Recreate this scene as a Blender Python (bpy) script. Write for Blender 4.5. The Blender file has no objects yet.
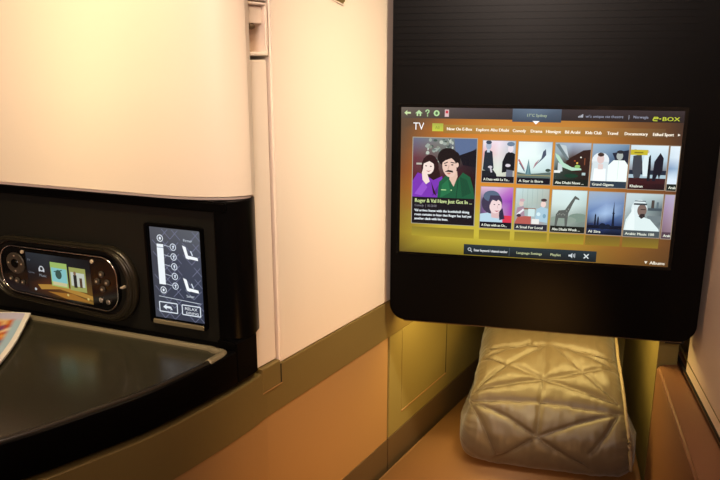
import bpy, bmesh, math, random
from math import sin, cos, radians, pi, sqrt, exp
from mathutils import Vector, Matrix, noise
random.seed(4)
SC = bpy.context.scene
COL = SC.collection

# ------------------------------------------------------------------ materials
def lin(h):
    if isinstance(h, str):
        h = h.lstrip('#'); h = [int(h[i:i+2], 16)/255 for i in (0, 2, 4)]
    return tuple((c/12.92 if c <= .04045 else ((c+.055)/1.055)**2.4) for c in h) + (1.0,)

def mat(name, col, rough=.5, metal=0., bump=0., scale=200., vary=0., spec=.5, coat=0., sheen=0., stretch=None):
    m = bpy.data.materials.new(name); m.use_nodes = True
    nt = m.node_tree; b = nt.nodes['Principled BSDF']
    c = lin(col)
    b.inputs['Base Color'].default_value = c
    b.inputs['Roughness'].default_value = rough
    b.inputs['Metallic'].default_value = metal
    b.inputs['Specular IOR Level'].default_value = spec
    b.inputs['Coat Weight'].default_value = coat
    b.inputs['Sheen Weight'].default_value = sheen
    tc = nt.nodes.new('ShaderNodeTexCoord'); mp = nt.nodes.new('ShaderNodeMapping')
    nt.links.new(tc.outputs['Object'], mp.inputs['Vector'])
    if stretch: mp.inputs['Scale'].default_value = stretch
    nz = nt.nodes.new('ShaderNodeTexNoise'); nz.inputs['Scale'].default_value = scale
    nz.inputs['Detail'].default_value = 4
    nt.links.new(mp.outputs['Vector'], nz.inputs['Vector'])
    if vary:
        mx = nt.nodes.new('ShaderNodeMix'); mx.data_type = 'RGBA'
        mx.inputs['A'].default_value = tuple(x*(1-vary) for x in c[:3]) + (1,)
        mx.inputs['B'].default_value = tuple(min(1, x*(1+vary)) for x in c[:3]) + (1,)
        nt.links.new(nz.outputs['Fac'], mx.inputs['Factor'])
        nt.links.new(mx.outputs['Result'], b.inputs['Base Color'])
    if bump:
        bp = nt.nodes.new('ShaderNodeBump'); bp.inputs['Strength'].default_value = bump
        bp.inputs['Distance'].default_value = .001
        nt.links.new(nz.outputs['Fac'], bp.inputs['Height'])
        nt.links.new(bp.outputs['Normal'], b.inputs['Normal'])
    return m

M = dict(
    cream=mat('cream_plastic', '#e9d6c6', .42, bump=.04, scale=900, vary=.02),
    cream2=mat('cream_plastic_matte', '#e6d0c0', .55, bump=.04, scale=900, vary=.02),
    bronze=mat('bronze_trim', '#7d693c', .42, metal=.25, bump=.05, scale=1200, vary=.05),
    darkbronze=mat('dark_bronze_trim', '#5f4a30', .5, metal=.2, vary=.05),
    tan=mat('tan_laminate', '#a07a4c', .5, bump=.05, scale=500, vary=.03),
    brown=mat('brown_ledge', '#8a5f40', .45, bump=.05, scale=500, vary=.04),
    footwall=mat('olive_footwell_laminate', '#83733f', .55, bump=.05, scale=500, vary=.03),
    black=mat('black_satin_plastic', '#060505', .3, bump=.02, scale=1500, vary=.15, spec=.10),
    black_soft=mat('black_soft_plastic', '#15130f', .45, bump=.05, scale=1500, vary=.1, spec=.4),
    black_gloss=mat('black_gloss', '#0a0909', .12, spec=.5),
    shelf=mat('dark_lacquer_shelf', '#403c2e', .2, metal=.25, bump=.015, scale=60, vary=.2, spec=.5),
    rim=mat('dark_bronze_lacquer', '#94866a', .3, metal=.4),
    bay=mat('black_bronze_lacquer', '#2c261c', .3, metal=.45, spec=.6),
    chrome=mat('chrome', '#d8d2c8', .15, metal=1),
    cushion=mat('tan_seat_leather', '#80592f', .55, bump=.3, scale=900, vary=.06),
    duvet=mat('taupe_satin_quilt', '#5a4c39', .42, bump=.12, scale=700, vary=.05, sheen=.3),
    binding=mat('pale_quilt_binding', '#8e7c62', .5, bump=.1, scale=900),
    dark=mat('dark_gap', '#120c07', .8),
    button=mat('dark_button', '#3a332c', .3),
    button_pale=mat('pale_button_mark', '#b8a690', .3),
    paper=mat('page_edges', '#e8e0d6', .6),
    carpet=mat('brown_carpet', '#4a3a2c', .95, bump=.6, scale=500, vary=.2),
    ceil=mat('cabin_ceiling', '#d8ccbf', .8),
)
def colour_mat(name, emit):
    m = bpy.data.materials.new(name); m.use_nodes = True
    nt = m.node_tree; b = nt.nodes['Principled BSDF']
    a = nt.nodes.new('ShaderNodeAttribute'); a.attribute_name = 'Col'
    if emit:
        b.inputs['Base Color'].default_value = (.004, .004, .004, 1)
        b.inputs['Roughness'].default_value = .25
        b.inputs['Specular IOR Level'].default_value = .15
        nt.links.new(a.outputs['Color'], b.inputs['Emission Color'])
        b.inputs['Emission Strength'].default_value = emit
    else:
        nt.links.new(a.outputs['Color'], b.inputs['Base Color'])
        b.inputs['Roughness'].default_value = .3
    return m
M['screen'] = colour_mat('lit_screen', 1.08)
M['screen_dim'] = colour_mat('dim_lit_screen', .8)
M['print'] = colour_mat('printed_page', 0)
_l = bpy.data.materials.new('footwell_lamp_diffuser'); _l.use_nodes = True
_b = _l.node_tree.nodes['Principled BSDF']; _b.inputs['Emission Color'].default_value = (1, .7, .25, 1); _b.inputs['Emission Strength'].default_value = 1.5
M['lamp'] = _l

# ------------------------------------------------------------------ helpers
def obj(name, bm, m, parent=None, smooth=False, **props):
    bmesh.ops.recalc_face_normals(bm, faces=bm.faces)
    me = bpy.data.meshes.new(name); bm.to_mesh(me); bm.free()
    if smooth:
        for p in me.polygons: p.use_smooth = True
    me.materials.append(m)
    o = bpy.data.objects.new(name, me); COL.objects.link(o)
    if parent is not None: o.parent = parent; o.matrix_parent_inverse = parent.matrix_world.inverted()
    for k, v in props.items(): o[k] = v
    return o

def thing(name, loc, label, cat, group=None):
    o = bpy.data.objects.new(name, None); COL.objects.link(o)
    o.location = loc; o.empty_display_size = .05
    o['label'] = label; o['category'] = cat
    if group: o['group'] = group
    o.matrix_world = Matrix.Translation(Vector(loc))
    return o

def prism(pts, z0, z1, bm=None, bev=0., seg=3):
    """vertical prism over plan polygon"""
    tmp = bmesh.new()
    lo = [tmp.verts.new((x, y, z0)) for x, y in pts]
    hi = [tmp.verts.new((x, y, z1)) for x, y in pts]
    n = len(pts)
    tmp.faces.new(lo[::-1]); tmp.faces.new(hi)
    for i in range(n):
        tmp.faces.new((lo[i], lo[(i+1) % n], hi[(i+1) % n], hi[i]))
    bmesh.ops.recalc_face_normals(tmp, faces=tmp.faces)
    if bev:
        es = [e for e in tmp.edges if e.calc_face_angle(0) > .5]
        bmesh.ops.bevel(tmp, geom=es, offset=bev, segments=seg, affect='EDGES', clamp_overlap=True)
    return join(bm, tmp)

def join(bm, tmp):
    if bm is None: return tmp
    me = bpy.data.meshes.new('t'); tmp.to_mesh(me); tmp.free()
    bm.from_mesh(me); bpy.data.meshes.remove(me)
    return bm

class Frame:
    """local frame: u along, v up, w towards the cabin"""
    def __init__(s, o, hd, flip=False):
        h = radians(hd); s.o = Vector(o); s.U = Vector((cos(h), -sin(h), 0)); s.V = Vector((0, 0, 1)); s.W = Vector((-sin(h), -cos(h), 0))
    def p(s, u, v, w=0): return s.o + s.U*u + s.V*v + s.W*w
    def xy(s, u, w): q = s.o + s.U*u + s.W*w; return (q.x, q.y)

def fbox(F, u0, u1, v0, v1, w0, w1, bm=None, bev=0., seg=3):
    tmp = bmesh.new()
    vs = [tmp.verts.new(F.p(u, v, w)) for u in (u0, u1) for v in (v0, v1) for w in (w0, w1)]
    for f in ((0,1,3,2),(4,6,7,5),(0,4,5,1),(2,3,7,6),(0,2,6,4),(1,5,7,3)): tmp.faces.new([vs[i] for i in f])
    bmesh.ops.recalc_face_normals(tmp, faces=tmp.faces)
    if bev: bmesh.ops.bevel(tmp, geom=tmp.edges[:], offset=bev, segments=seg, affect='EDGES')
    return join(bm, tmp)

def rrect(u0, u1, v0, v1, r, n=8, corners=(1, 1, 1, 1)):
    """outline, order BL BR TR TL"""
    out = []
    for (cx, cy, a0, on) in ((u0+r, v0+r, pi, corners[0]), (u1-r, v0+r, 1.5*pi, corners[1]), (u1-r, v1-r, 0, corners[2]), (u0+r, v1-r, .5*pi, corners[3])):
        if on:
            for k in range(n+1):
                a = a0 + k/n*pi/2; out.append((cx+r*cos(a), cy+r*sin(a)))
        else:
            a = a0 + pi/4; out.append((cx+r*(1 if cos(a) > 0 else -1), cy+r*(1 if sin(a) > 0 else -1)))
    return out

def fprism(F, pts, w0, w1, bm=None, bev=0., seg=3):
    tmp = bmesh.new()
    a = [tmp.verts.new(F.p(u, v, w0)) for u, v in pts]
    b = [tmp.verts.new(F.p(u, v, w1)) for u, v in pts]
    n = len(pts); tmp.faces.new(a); top = tmp.faces.new(b[::-1])
    for i in range(n): tmp.faces.new((a[i], a[(i+1) % n], b[(i+1) % n], b[i]))
    bmesh.ops.recalc_face_normals(tmp, faces=tmp.faces)
    if bev:
        bmesh.ops.bevel(tmp, geom=list(top.edges), offset=bev, segments=seg, affect='EDGES')
    return join(bm, tmp)

def ring(F, outer, inner, w0, w1, bm=None, bev=0.):
    tmp = bmesh.new(); n = len(outer)
    A = [tmp.verts.new(F.p(u, v, w1)) for u, v in outer]; B = [tmp.verts.new(F.p(u, v, w1)) for u, v in inner]
    C = [tmp.verts.new(F.p(u, v, w0)) for u, v in outer]; D = [tmp.verts.new(F.p(u, v, w0)) for u, v in inner]
    for i in range(n):
        j = (i+1) % n
        tmp.faces.new((A[i], A[j], B[j], B[i])); tmp.faces.new((C[i], D[i], D[j], C[j]))
        tmp.faces.new((A[i], C[i], C[j], A[j])); tmp.faces.new((B[i], B[j], D[j], D[i]))
    bmesh.ops.recalc_face_normals(tmp, faces=tmp.faces)
    if bev:
        s = set(A + B)
        es = [e for e in tmp.edges if (e.verts[0] in s and e.verts[1] in s) and e.calc_face_angle(0) > .5]
        bmesh.ops.bevel(tmp, geom=es, offset=bev, segments=4, affect='EDGES')
    return join(bm, tmp)

def tube(path, r, bm=None, closed=False, seg=8):
    tmp = bm or bmesh.new(); rings = []; n = len(path); P = [Vector(p) for p in path]
    up0 = Vector((0, 0, 1))
    for i in range(n):
        a = P[(i-1) % n] if (i > 0 or closed) else P[i]; b = P[(i+1) % n] if (i < n-1 or closed) else P[i]
        t = (b-a).normalized(); up = up0 if abs(t.z) < .9 else Vector((sin(.4), cos(.4), 0))
        s = t.cross(up).normalized(); q = s.cross(t).normalized()
        rings.append([tmp.verts.new(P[i] + s*cos(2*pi*k/seg)*r + q*sin(2*pi*k/seg)*r) for k in range(seg)])
    m = n if closed else n-1
    for i in range(m):
        A, B = rings[i], rings[(i+1) % n]
        for k in range(seg): tmp.faces.new((A[k], A[(k+1) % seg], B[(k+1) % seg], B[k]))
    if not closed: tmp.faces.new(rings[0]); tmp.faces.new(rings[-1][::-1])
    return tmp

def disc(F, u, v, r, w0, w1, bm=None, n=20, ry=None, bev=0.):
    return fprism(F, [(u+r*cos(2*pi*k/n), v+(ry or r)*sin(2*pi*k/n)) for k in range(n)], w0, w1, bm, bev)

_txt = {}
def text_polys(s):
    if s in _txt: return _txt[s]
    cu = bpy.data.curves.new('t', 'FONT'); cu.body = s; cu.size = 1; cu.resolution_u = 2
    o = bpy.data.objects.new('t', cu); COL.objects.link(o)
    dg = bpy.context.evaluated_depsgraph_get(); me = bpy.data.meshes.new_from_object(o.evaluated_get(dg))
    vs = [(v.co.x, v.co.y) for v in me.vertices]; fs = [tuple(p.vertices) for p in me.polygons]
    bpy.data.objects.remove(o); bpy.data.curves.remove(cu); bpy.data.meshes.remove(me)
    _txt[s] = (vs, fs); return _txt[s]

class Draw:
    """flat coloured artwork on a surface; coordinates are metres in the frame"""
    def __init__(s, P, sc=1.): s.P = P; s.v = []; s.f = []; s.c = []; s.L = 0; s.sc = sc; s.clip = None
    def lay(s, d=1): s.L += d*.00007; return s
    def poly(s, pts, col):
        if s.clip:
            pts = clip(pts, *s.clip)
            if len(pts) < 3: s.L += .00001; return s
        i = len(s.v); s.v += [s.P(x*s.sc, y*s.sc, s.L) for x, y in pts]
        s.f.append(tuple(range(i, i+len(pts)))); cols = [lin(col)]*len(pts)
        s.c += cols; s.L += .00001; return s
    def grad(s, u0, v0, u1, v1, cols):
        """grid of colours: rows bottom to top"""
        R = len(cols)-1; Cn = len(cols[0])-1
        for r in range(R):
            for c in range(Cn):
                i = len(s.v)
                for (a, b) in ((c, r), (c+1, r), (c+1, r+1), (c, r+1)):
                    s.v.append(s.P((u0+(u1-u0)*a/Cn)*s.sc, (v0+(v1-v0)*b/R)*s.sc, s.L)); s.c.append(lin(cols[b][a]))
                s.f.append((i, i+1, i+2, i+3))
        s.L += .00002; return s
    def rect(s, u0, v0, u1, v1, col): return s.poly([(u0, v0), (u1, v0), (u1, v1), (u0, v1)], col)
    def ell(s, x, y, rx, ry, col, n=18, rot=0):
        ca, sa = cos(rot), sin(rot)
        return s.poly([(x+rx*cos(2*pi*k/n)*ca-ry*sin(2*pi*k/n)*sa, y+rx*cos(2*pi*k/n)*sa+ry*sin(2*pi*k/n)*ca) for k in range(n)], col)
    def line(s, x0, y0, x1, y1, w, col):
        d = Vector((x1-x0, y1-y0)); n = Vector((-d.y, d.x)).normalized()*w/2
        return s.poly([(x0+n.x, y0+n.y), (x1+n.x, y1+n.y), (x1-n.x, y1-n.y), (x0-n.x, y0-n.y)], col)
    def circ(s, x, y, r, w, col, n=16):
        for k in range(n):
            a, b = 2*pi*k/n, 2*pi*(k+1)/n
            s.poly([(x+r*cos(a), y+r*sin(a)), (x+r*cos(b), y+r*sin(b)), (x+(r-w)*cos(b), y+(r-w)*sin(b)), (x+(r-w)*cos(a), y+(r-w)*sin(a))], col); s.L -= .00001
        s.L += .00001; return s
    def text(s, t, x, y, h, col, width=None, bold=0):
        vs, fs = text_polys(t); mx = max(a for a, b in vs); k = width/mx if width else h
        for dx in ((0, bold) if bold else (0,)):
            i = len(s.v); s.v += [s.P((x+dx+a*k)*s.sc, (y+b*h)*s.sc, s.L) for a, b in vs]; s.c += [lin(col)]*len(vs)
            s.f += [tuple(i+q for q in f) for f in fs]
        s.L += .00001; return s
    def build(s, name, m, parent, **props):
        me = bpy.data.meshes.new(name); me.from_pydata([tuple(v) for v in s.v], [], s.f)
        ca = me.color_attributes.new('Col', 'FLOAT_COLOR', 'POINT')
        for i, c in enumerate(s.c): ca.data[i].color = c
        me.materials.append(m)
        o = bpy.data.objects.new(name, me); COL.objects.link(o)
        o.parent = parent; o.matrix_parent_inverse = parent.matrix_world.inverted()
        for k, v in props.items(): o[k] = v
        return o
def clip(pts, x0, y0, x1, y1):
    for ax, lim, sg in ((0, x0, 1), (0, x1, -1), (1, y0, 1), (1, y1, -1)):
        out = []
        for i in range(len(pts)):
            a, b = pts[i-1], pts[i]; da, db = (a[ax]-lim)*sg, (b[ax]-lim)*sg
            if (da >= 0) != (db >= 0):
                t = da/(da-db); out.append((a[0]+(b[0]-a[0])*t, a[1]+(b[1]-a[1])*t))
            if db >= 0: out.append(b)
        pts = out
        if not pts: return []
    return pts

def catmull(P, n=6):
    out = []; Q = [P[0]] + list(P) + [P[-1]]
    for i in range(1, len(Q)-2):
        for k in range(n):
            t = k/n; a, b, c, d = [Vector(Q[i+j]) for j in (-1, 0, 1, 2)]
            out.append(tuple(.5*((2*b)+(-a+c)*t+(2*a-5*b+4*c-d)*t*t+(-a+3*b-3*c+d)*t**3)))
    out.append(tuple(P[-1])); return out

def offset(path, d):
    out = []; n = len(path)
    for i in range(n):
        a = Vector(path[max(0, i-1)]); b = Vector(path[min(n-1, i+1)]); t = (b-a).normalized()
        out.append((path[i][0]-t.y*d, path[i][1]+t.x*d))
    return out
def slab(path, t0, t1, z0, z1, bev=0.):
    return prism(offset(path, t0) + offset(path, t1)[::-1], z0, z1, bev=bev)

# ------------------------------------------------------------------ plan lines
TV = Frame((.043, .97, .854), 13)            # monitor face
CO = Frame((-.102, .70, 0), 22)              # console back panel
s32, c32 = sin(radians(32)), cos(radians(32))
def S(k): return (.043+s32*k, 1.0+c32*k)     # left cabin wall line, k grows into the footwell
E2 = catmull([(-.1165, .7372), (-.1395, .698), (-.1653, .6582), (-.1986, .6114), (-.2376, .5705), (-.2826, .5287), (-.335, .492), (-.40, .465), (-.48, .45), (-.75, .445)], 5)
s15, c15 = sin(radians(15)), cos(radians(15))
def R(k): return (.4427+s15*k, .9644+c15*k)  # inner face of the right ledge
s13, c13 = sin(radians(13)), cos(radians(13))
def RW(k): return (.458+s13*k, .875+c13*k)   # right cabin wall
WALLPATH = [S(-.001), S(-.15), S(-.29)] + offset(E2, -.0012)[2:]   # runs towards the viewer and left
# for a path running this way the cabin side is offset +
def st(name, bm, m, smooth=False): return obj(name, bm, m, smooth=smooth, kind='structure')

# ------------------------------------------------------------------ room shell
bm = bmesh.new(); bmesh.ops.create_cube(bm, size=1, matrix=Matrix.Translation((0, .1, -.02)) @ Matrix.Diagonal((3.2, 3.4, .04, 1)))
st('floor', bm, M['carpet'])
bm = bmesh.new(); bmesh.ops.create_cube(bm, size=1, matrix=Matrix.Translation((0, .1, 2.12)) @ Matrix.Diagonal((3.2, 3.4, .04, 1)))
st('ceiling', bm, M['ceil'])
bm = bmesh.new(); bmesh.ops.create_cube(bm, size=1, matrix=Matrix.Translation((0, -1.58, 1.05)) @ Matrix.Diagonal((3.2, .04, 2.1, 1)))
st('wall_back', bm, M['cream2'])

TH = -.03
# upper wall panel, notched by the slot near the top
st('wall_left', slab([S(.052), S(-.1), S(-.262)], 0, TH, .768, 2.10, bev=.0018), M['cream'])
# backing of the recessed strip and everything behind the console
st('wall_left_rear', slab([S(-.262), S(-.30)], -.034, -.05, .0, 2.10), M['cream2'])
# lower wall: broad panel, then the panel inside the footwell
st('wall_left_lower', slab(WALLPATH, -.0, TH, .536, .709), M['tan'])
st('wall_left_footwell', slab([S(.56), S(.3), S(.0045)], 0, TH, .536, .709, bev=.0008), M['footwall'])
st('trim_1', slab([S(.56), S(.2), S(0), S(-.15), S(-.29)] + offset(E2, -.0012)[2:], .0012, TH, .7092, .7678, bev=.0008), M['bronze'])
st('trim_2', slab(WALLPATH, .001, TH, 0, .5355), M['darkbronze'])
st('trim_3', slab([S(.56), S(.3), S(.0025)], .001, TH, .42, .5355), M['darkbronze'])
st('trim_4', slab([S(.0055), S(-.002)], -.006, TH, .0, .709), M['dark'])
# brown slot cut in the top of the panel
F32 = Frame((S(0)[0], S(0)[1], 0), 32-90)    # u towards the viewer's side along the wall
def wallpt(k, z, w=0):                        # w towards cabin
    x, y = S(k); return Vector((x + c32*w, y - s32*w, z))
def wallprism(pts, w0, w1, bev=0.):
    tmp = bmesh.new(); a = [tmp.verts.new(wallpt(k, z, w0)) for k, z in pts]; b = [tmp.verts.new(wallpt(k, z, w1)) for k, z in pts]
    n = len(pts); tmp.faces.new(a); top = tmp.faces.new(b[::-1])
    for i in range(n): tmp.faces.new((a[i], a[(i+1) % n], b[(i+1) % n], b[i]))
    bmesh.ops.recalc_face_normals(tmp, faces=tmp.faces)
    if bev: bmesh.ops.bevel(tmp, geom=list(top.edges), offset=bev, segments=3, affect='EDGES')
    return tmp
slot = thing('coat_hook_plate', wallpt(-.135, 1.19), 'small brown slot plate high on the cream wall panel left of the monitor', 'wall fitting')
obj('surround', wallprism([(-.172, 1.1945), (-.120, 1.1835), (-.114, 1.188), (-.114, 1.29), (-.172, 1.29)], -.001, .0012, .001), M['cream'], slot)
obj('recess_plate', wallprism([(-.168, 1.1965), (-.1225, 1.1865), (-.118, 1.190), (-.118, 1.285), (-.168, 1.285)], .0, .0016), M['bronze'], slot)

# narrow access flap and latch niche between the cabinet and the wall panel
K0, K1 = -.304, -.2635
flap = thing('wall_access_flap', wallpt(-.285, .743), 'tall narrow cream flap with bronze foot between storage cabinet and wall panel', 'flap')
obj('flap_panel', wallprism([(K0, .7735), (K1-.001, .7735), (K1-.001, 1.119), (K1-.003, 1.1205), (K0, 1.1205)], -.03, -.0035, .0015), M['cream'], flap)
obj('foot_plate', wallprism([(K0+.006, .7435), (K1-.001, .7435), (K1-.001, .773), (K0+.006, .773)], -.028, .0026, .0008), M['bronze'], flap)
obj('foot_gap', wallprism([(K1-.0008, .7435), (K1+.0018, .7435), (K1+.0018, .7675), (K1-.0008, .7675)], -.001, .0017), M['dark'], flap)
obj('foot_edge', wallprism([(K0+.006, .7420), (K1+.0018, .7420), (K1+.0018, .7435), (K0+.006, .7435)], -.001, .0024), M['tan'], flap)
niche = thing('latch_niche', wallpt(-.285, 1.1245), 'small cream recessed niche with round dark latch above the narrow wall flap', 'niche')
b = wallprism([(K0, 1.1245), (K1-.0005, 1.1245), (K1-.0005, 1.1285), (K0, 1.1285)], -.03, -.001, .001)
b = join(b, wallprism([(K1-.0045, 1.1245), (K1-.0005, 1.1245), (K1-.0005, 1.1785), (K1-.0045, 1.1785)], -.03, -.001, .001))
b = join(b, wallprism([(K0, 1.1755), (K1-.0005, 1.1755), (K1-.0005, 1.1785), (K0, 1.1785)], -.03, -.001, .001))
obj('frame', b, M['cream'], niche)
obj('flap', wallprism([(K0, 1.157), (K1-.005, 1.157), (K1-.005, 1.175), (K0, 1.175)], -.018, -.005, .001), M['cream2'], niche)
obj('backing', wallprism([(K0, 1.128), (K1-.004, 1.128), (K1-.004, 1.158), (K0, 1.158)], -.032, -.024), M['cream'], niche)
bm = bmesh.new(); bmesh.ops.create_uvsphere(bm, u_segments=16, v_segments=10, radius=.0052, matrix=Matrix.Translation(wallpt(-.2840, 1.1545, -.0085)) @ Matrix.Diagonal((1, 1, .7, 1)))
obj('latch_knob', bm, M['darkbronze'], niche, smooth=True)
st('wall_left_upper_strip', wallprism([(K0, 1.1805), (K1-.0005, 1.1805), (K1-.0005, 2.1), (K0, 2.1)], -.03, -.002, .001), M['cream'])

# access panel on the footwell wall
def wallring(k0, k1, z0, z1, t, w0, w1):
    b = wallprism([(k0, z0), (k1, z0), (k1, z0+t), (k0, z0+t)], w0, w1)
    return join(b, wallprism([(k1-t, z0), (k1, z0), (k1, z1), (k1-t, z1)], w0, w1))
ap = thing('footwell_access_panel', wallpt(.12, .566), 'flush rectangular access panel outlined on the lamp-lit left footwell wall', 'panel')
obj('panel', wallprism([(.045, .5665), (.2115, .5665), (.2115, .7085), (.045, .7085)], -.001, .0007, .0004), M['footwall'], ap)
obj('gap', wallprism([(.2112, .5665), (.2142, .5665), (.2142, .7085), (.2112, .7085)], -.001, .0006), M['dark'], ap)

obj('lower_edge', wallprism([(.045, .5645), (.2142, .5645), (.2142, .5665), (.045, .5665)], -.001, .0012), M['tan'], ap)
# front bulkhead round the footwell opening
st('wall_front', fbox(TV, -.10, .50, .375-.45+.0, 1.25, -.09, -.0605), M['cream2'])
st('wall_front_footwell', fbox(TV, -.1, .75, -.9, .1, -.50, -.47), M['footwall'])
st('ceiling_footwell', fbox(TV, -.05, .55, -.072, -.060, -.47, -.0605), M['footwall'])

# right side
st('wall_right', prism([RW(.06), RW(-1.6), (RW(-1.6)[0]+.04, RW(-1.6)[1]-.01), (RW(.06)[0]+.04, RW(.06)[1]-.01)], .682, 2.10), M['cream2'])
st('wall_right_lower', prism([(RW(.14)[0]+.0, RW(.14)[1]), RW(-1.6), (RW(-1.6)[0]+.04, RW(-1.6)[1]-.01), (RW(.14)[0]+.04, RW(.14)[1]-.01)], 0, .682), M['brown'])
bm = prism([(RW(.14)[0]-.0012, RW(.14)[1]), (RW(-.6)[0]-.0012, RW(-.6)[1]), (RW(-.6)[0]+.002, RW(-.6)[1]), (RW(.14)[0]+.002, RW(.14)[1])], .6805, .6845)
st('trim_5', bm, M['dark'])
bm = prism([(RW(.14)[0]-.0008, RW(.14)[1]), (RW(-.9)[0]-.0008, RW(-.9)[1]), (RW(-.9)[0]+.002, RW(-.9)[1]), (RW(.14)[0]+.002, RW(.14)[1])], .700, .7012)
st('trim_6', bm, M['bronze'])
led = thing('side_ledge', (R(-.2)[0]+.02, R(-.2)[1], 0), 'brown side ledge running from under the monitor along the right wall', 'ledge')
obj('ledge_body', prism([R(0), R(-.9), (RW(-.82)[0]-.002, RW(-.82)[1]), (RW(.11)[0]-.002, RW(.11)[1])], 0, .6795, bev=.0035), M['brown'], led)
st('wall_right_footwell', prism([(R(.002)[0], R(.002)[1]), (R(.55)[0], R(.55)[1]), (R(.55)[0]+.03, R(.55)[1]), (R(.002)[0]+.03, R(.002)[1])], 0, .80), M['footwall'])

# ------------------------------------------------------------------ footrest cushion
oc = thing('footrest_cushion', (.27, 1.1, 0), 'flat tan leather footrest cushion filling the footwell under the monitor', 'cushion')
Lk, Rk = [], []
pts = [(S(-.10)[0]+.006, S(-.10)[1]), (S(.40)[0]+.006, S(.40)[1]-.004), (R(.38)[0]-.004, R(.38)[1]), (R(-.09)[0]-.004, R(-.09)[1])]
obj('cushion_top', prism(pts, .43, .497, bev=.012, seg=5), M['cushion'], oc, smooth=True)
obj('base', prism([(x*.9+.027, y*.9+.105) for x, y in pts], 0, .44), M['darkbronze'], oc)

# ------------------------------------------------------------------ folded quilt
h14 = radians(14); U14 = Vector((cos(h14), -sin(h14), 0)); V14 = Vector((sin(h14), cos(h14), 0)); D14 = Vector((.285, .965, 0))
PR = [(.02, .502), (-.005, .512), (-.016, .54), (-.006, .575), (.03, .612), (.09, .645), (.16, .672), (.25, .678), (.285, .655), (.295, .60), (.285, .53), (.26, .502)]
pr = catmull(PR, 14)
# resample evenly and close
arc = [0]
for i in range(1, len(pr)): arc.append(arc[-1] + (Vector(pr[i])-Vector(pr[i-1])).length)
NT = 230; prof = []
for k in range(NT):
    a = arc[-1]*k/(NT-1); i = min(len(arc)-2, max(j for j in range(len(arc)) if arc[j] <= a+1e-9)); t = (a-arc[i])/max(1e-9, arc[i+1]-arc[i])
    prof.append((Vector(pr[i]).lerp(Vector(pr[i+1]), t), a))
SEAMS = [((-.001, .30), (-.0077, .1789)), ((-.0077, .1789), (-.0114, .1352)), ((-.0114, .1352), (-.0138, .0827)),
    ((-.0077, .1789), (-.104, .2186)), ((-.0041, .2548), (-.0627, .2055)), ((-.0627, .2055), (-.1125, .150)),
    ((-.0077, .1789), (.1, .2189)), ((.012, .2507), (.052, .203)), ((.052, .203), (.104, .150)),
    ((-.1125, .1486), (-.0077, .1789)), ((-.0077, .1789), (.104, .1496)),
    ((-.1212, .1292), (-.0114, .1372)), ((-.0114, .1372), (.1044, .1323)),
    ((-.0138, .0827), (-.06, .108)), ((-.06, .108), (-.1212, .1292)), ((-.0138, .0827), (.05, .112)), ((.05, .112), (.1044, .1323)),
    ((-.1212, .1292), (-.095, .09)), ((-.095, .09), (-.0744, .0475)), ((.1044, .1323), (.088, .10)), ((.088, .10), (.0646, .0686)),
    ((-.0138, .0827), (.012, .0655)), ((-.0138, .0827), (-.035, .069)), ((-.0138, .0827), (-.0744, .04)), ((-.0138, .0827), (.06, .045)),
    ((-.104, .2186), (-.03, .2548)), ((.1, .2189), (.03, .25)), ((-.0959, .2366), (0, .2548)), ((0, .2548), (.1, .2366)),
    ((-.0959, .2366), (-.12, .30)), ((.1, .2366), (.12, .30))]
def segd(p, a, b):
    a = Vector(a); b = Vector(b); d = b-a; t = max(0, min(1, (p-a).dot(d)/d.length_squared)); return (p-a-d*t).length
def wf(a):
    return 1.01 if a < .05 else (1.01-.08*(a-.05)/.08 if a < .13 else max(.88, .93-.45*(a-.13)))
NS = 110; HW = .132
bm = bmesh.new(); grid = []
for j in range(NS):
    q = -1 + 2*j/(NS-1); q = (abs(q)**.85)*(1 if q > 0 else -1)
    row = []
    k = max(0, 1-abs(q)**7)**(1/4.2)
    for (pv, a) in prof:
        med = Vector((min(.25, max(.035, pv[0])), .565))
        e = med + (pv-med)*k if k > 0 else med
        u = q*HW*wf(a)
        P2 = Vector((u, a)); g = 0
        for s in SEAMS:
            d = segd(P2, *s)
            if d < .022: g = max(g, exp(-(d/.0028)**2)*.65 + exp(-(d/.010)**2)*.35)
        lift = (.0034 - .0050*g)*k
        w3 = D14 + U14*u + V14*e.x; w3.z = e.y
        wr = noise.noise(Vector((u*60, a*60, 1.7)))*.0014 + noise.noise(Vector((u*150, a*40, 5)))*.0008*(1-min(1, g)*.3)
        edge = max(0, abs(q)-.72)/.28
        wr += edge*noise.noise(Vector((u*20, a*260, 9)))*.0022
        n2 = (pv-med).normalized()
        w3 += V14*n2.x*(lift+wr) + Vector((0, 0, n2.y*(lift+wr)))
        w3 += U14*(noise.noise(Vector((a*30, q*2, 3)))*.003*abs(q)**3)
        if w3.z < .4985: w3.z = .4985
        row.append(bm.verts.new(w3))
    grid.append(row)
for j in range(NS-1):
    for i in range(NT):
        i2 = (i+1) % NT
        bm.faces.new((grid[j][i], grid[j][i2], grid[j+1][i2], grid[j+1][i]))
bm.faces.new(grid[0]); bm.faces.new(grid[-1][::-1])
qt = thing('folded_quilt', (D14.x, D14.y+.12, .4985), 'folded taupe satin quilt with star stitching lying on the footrest cushion', 'quilt')
obj('quilt_body', bm, M['duvet'], qt, smooth=True)
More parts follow.
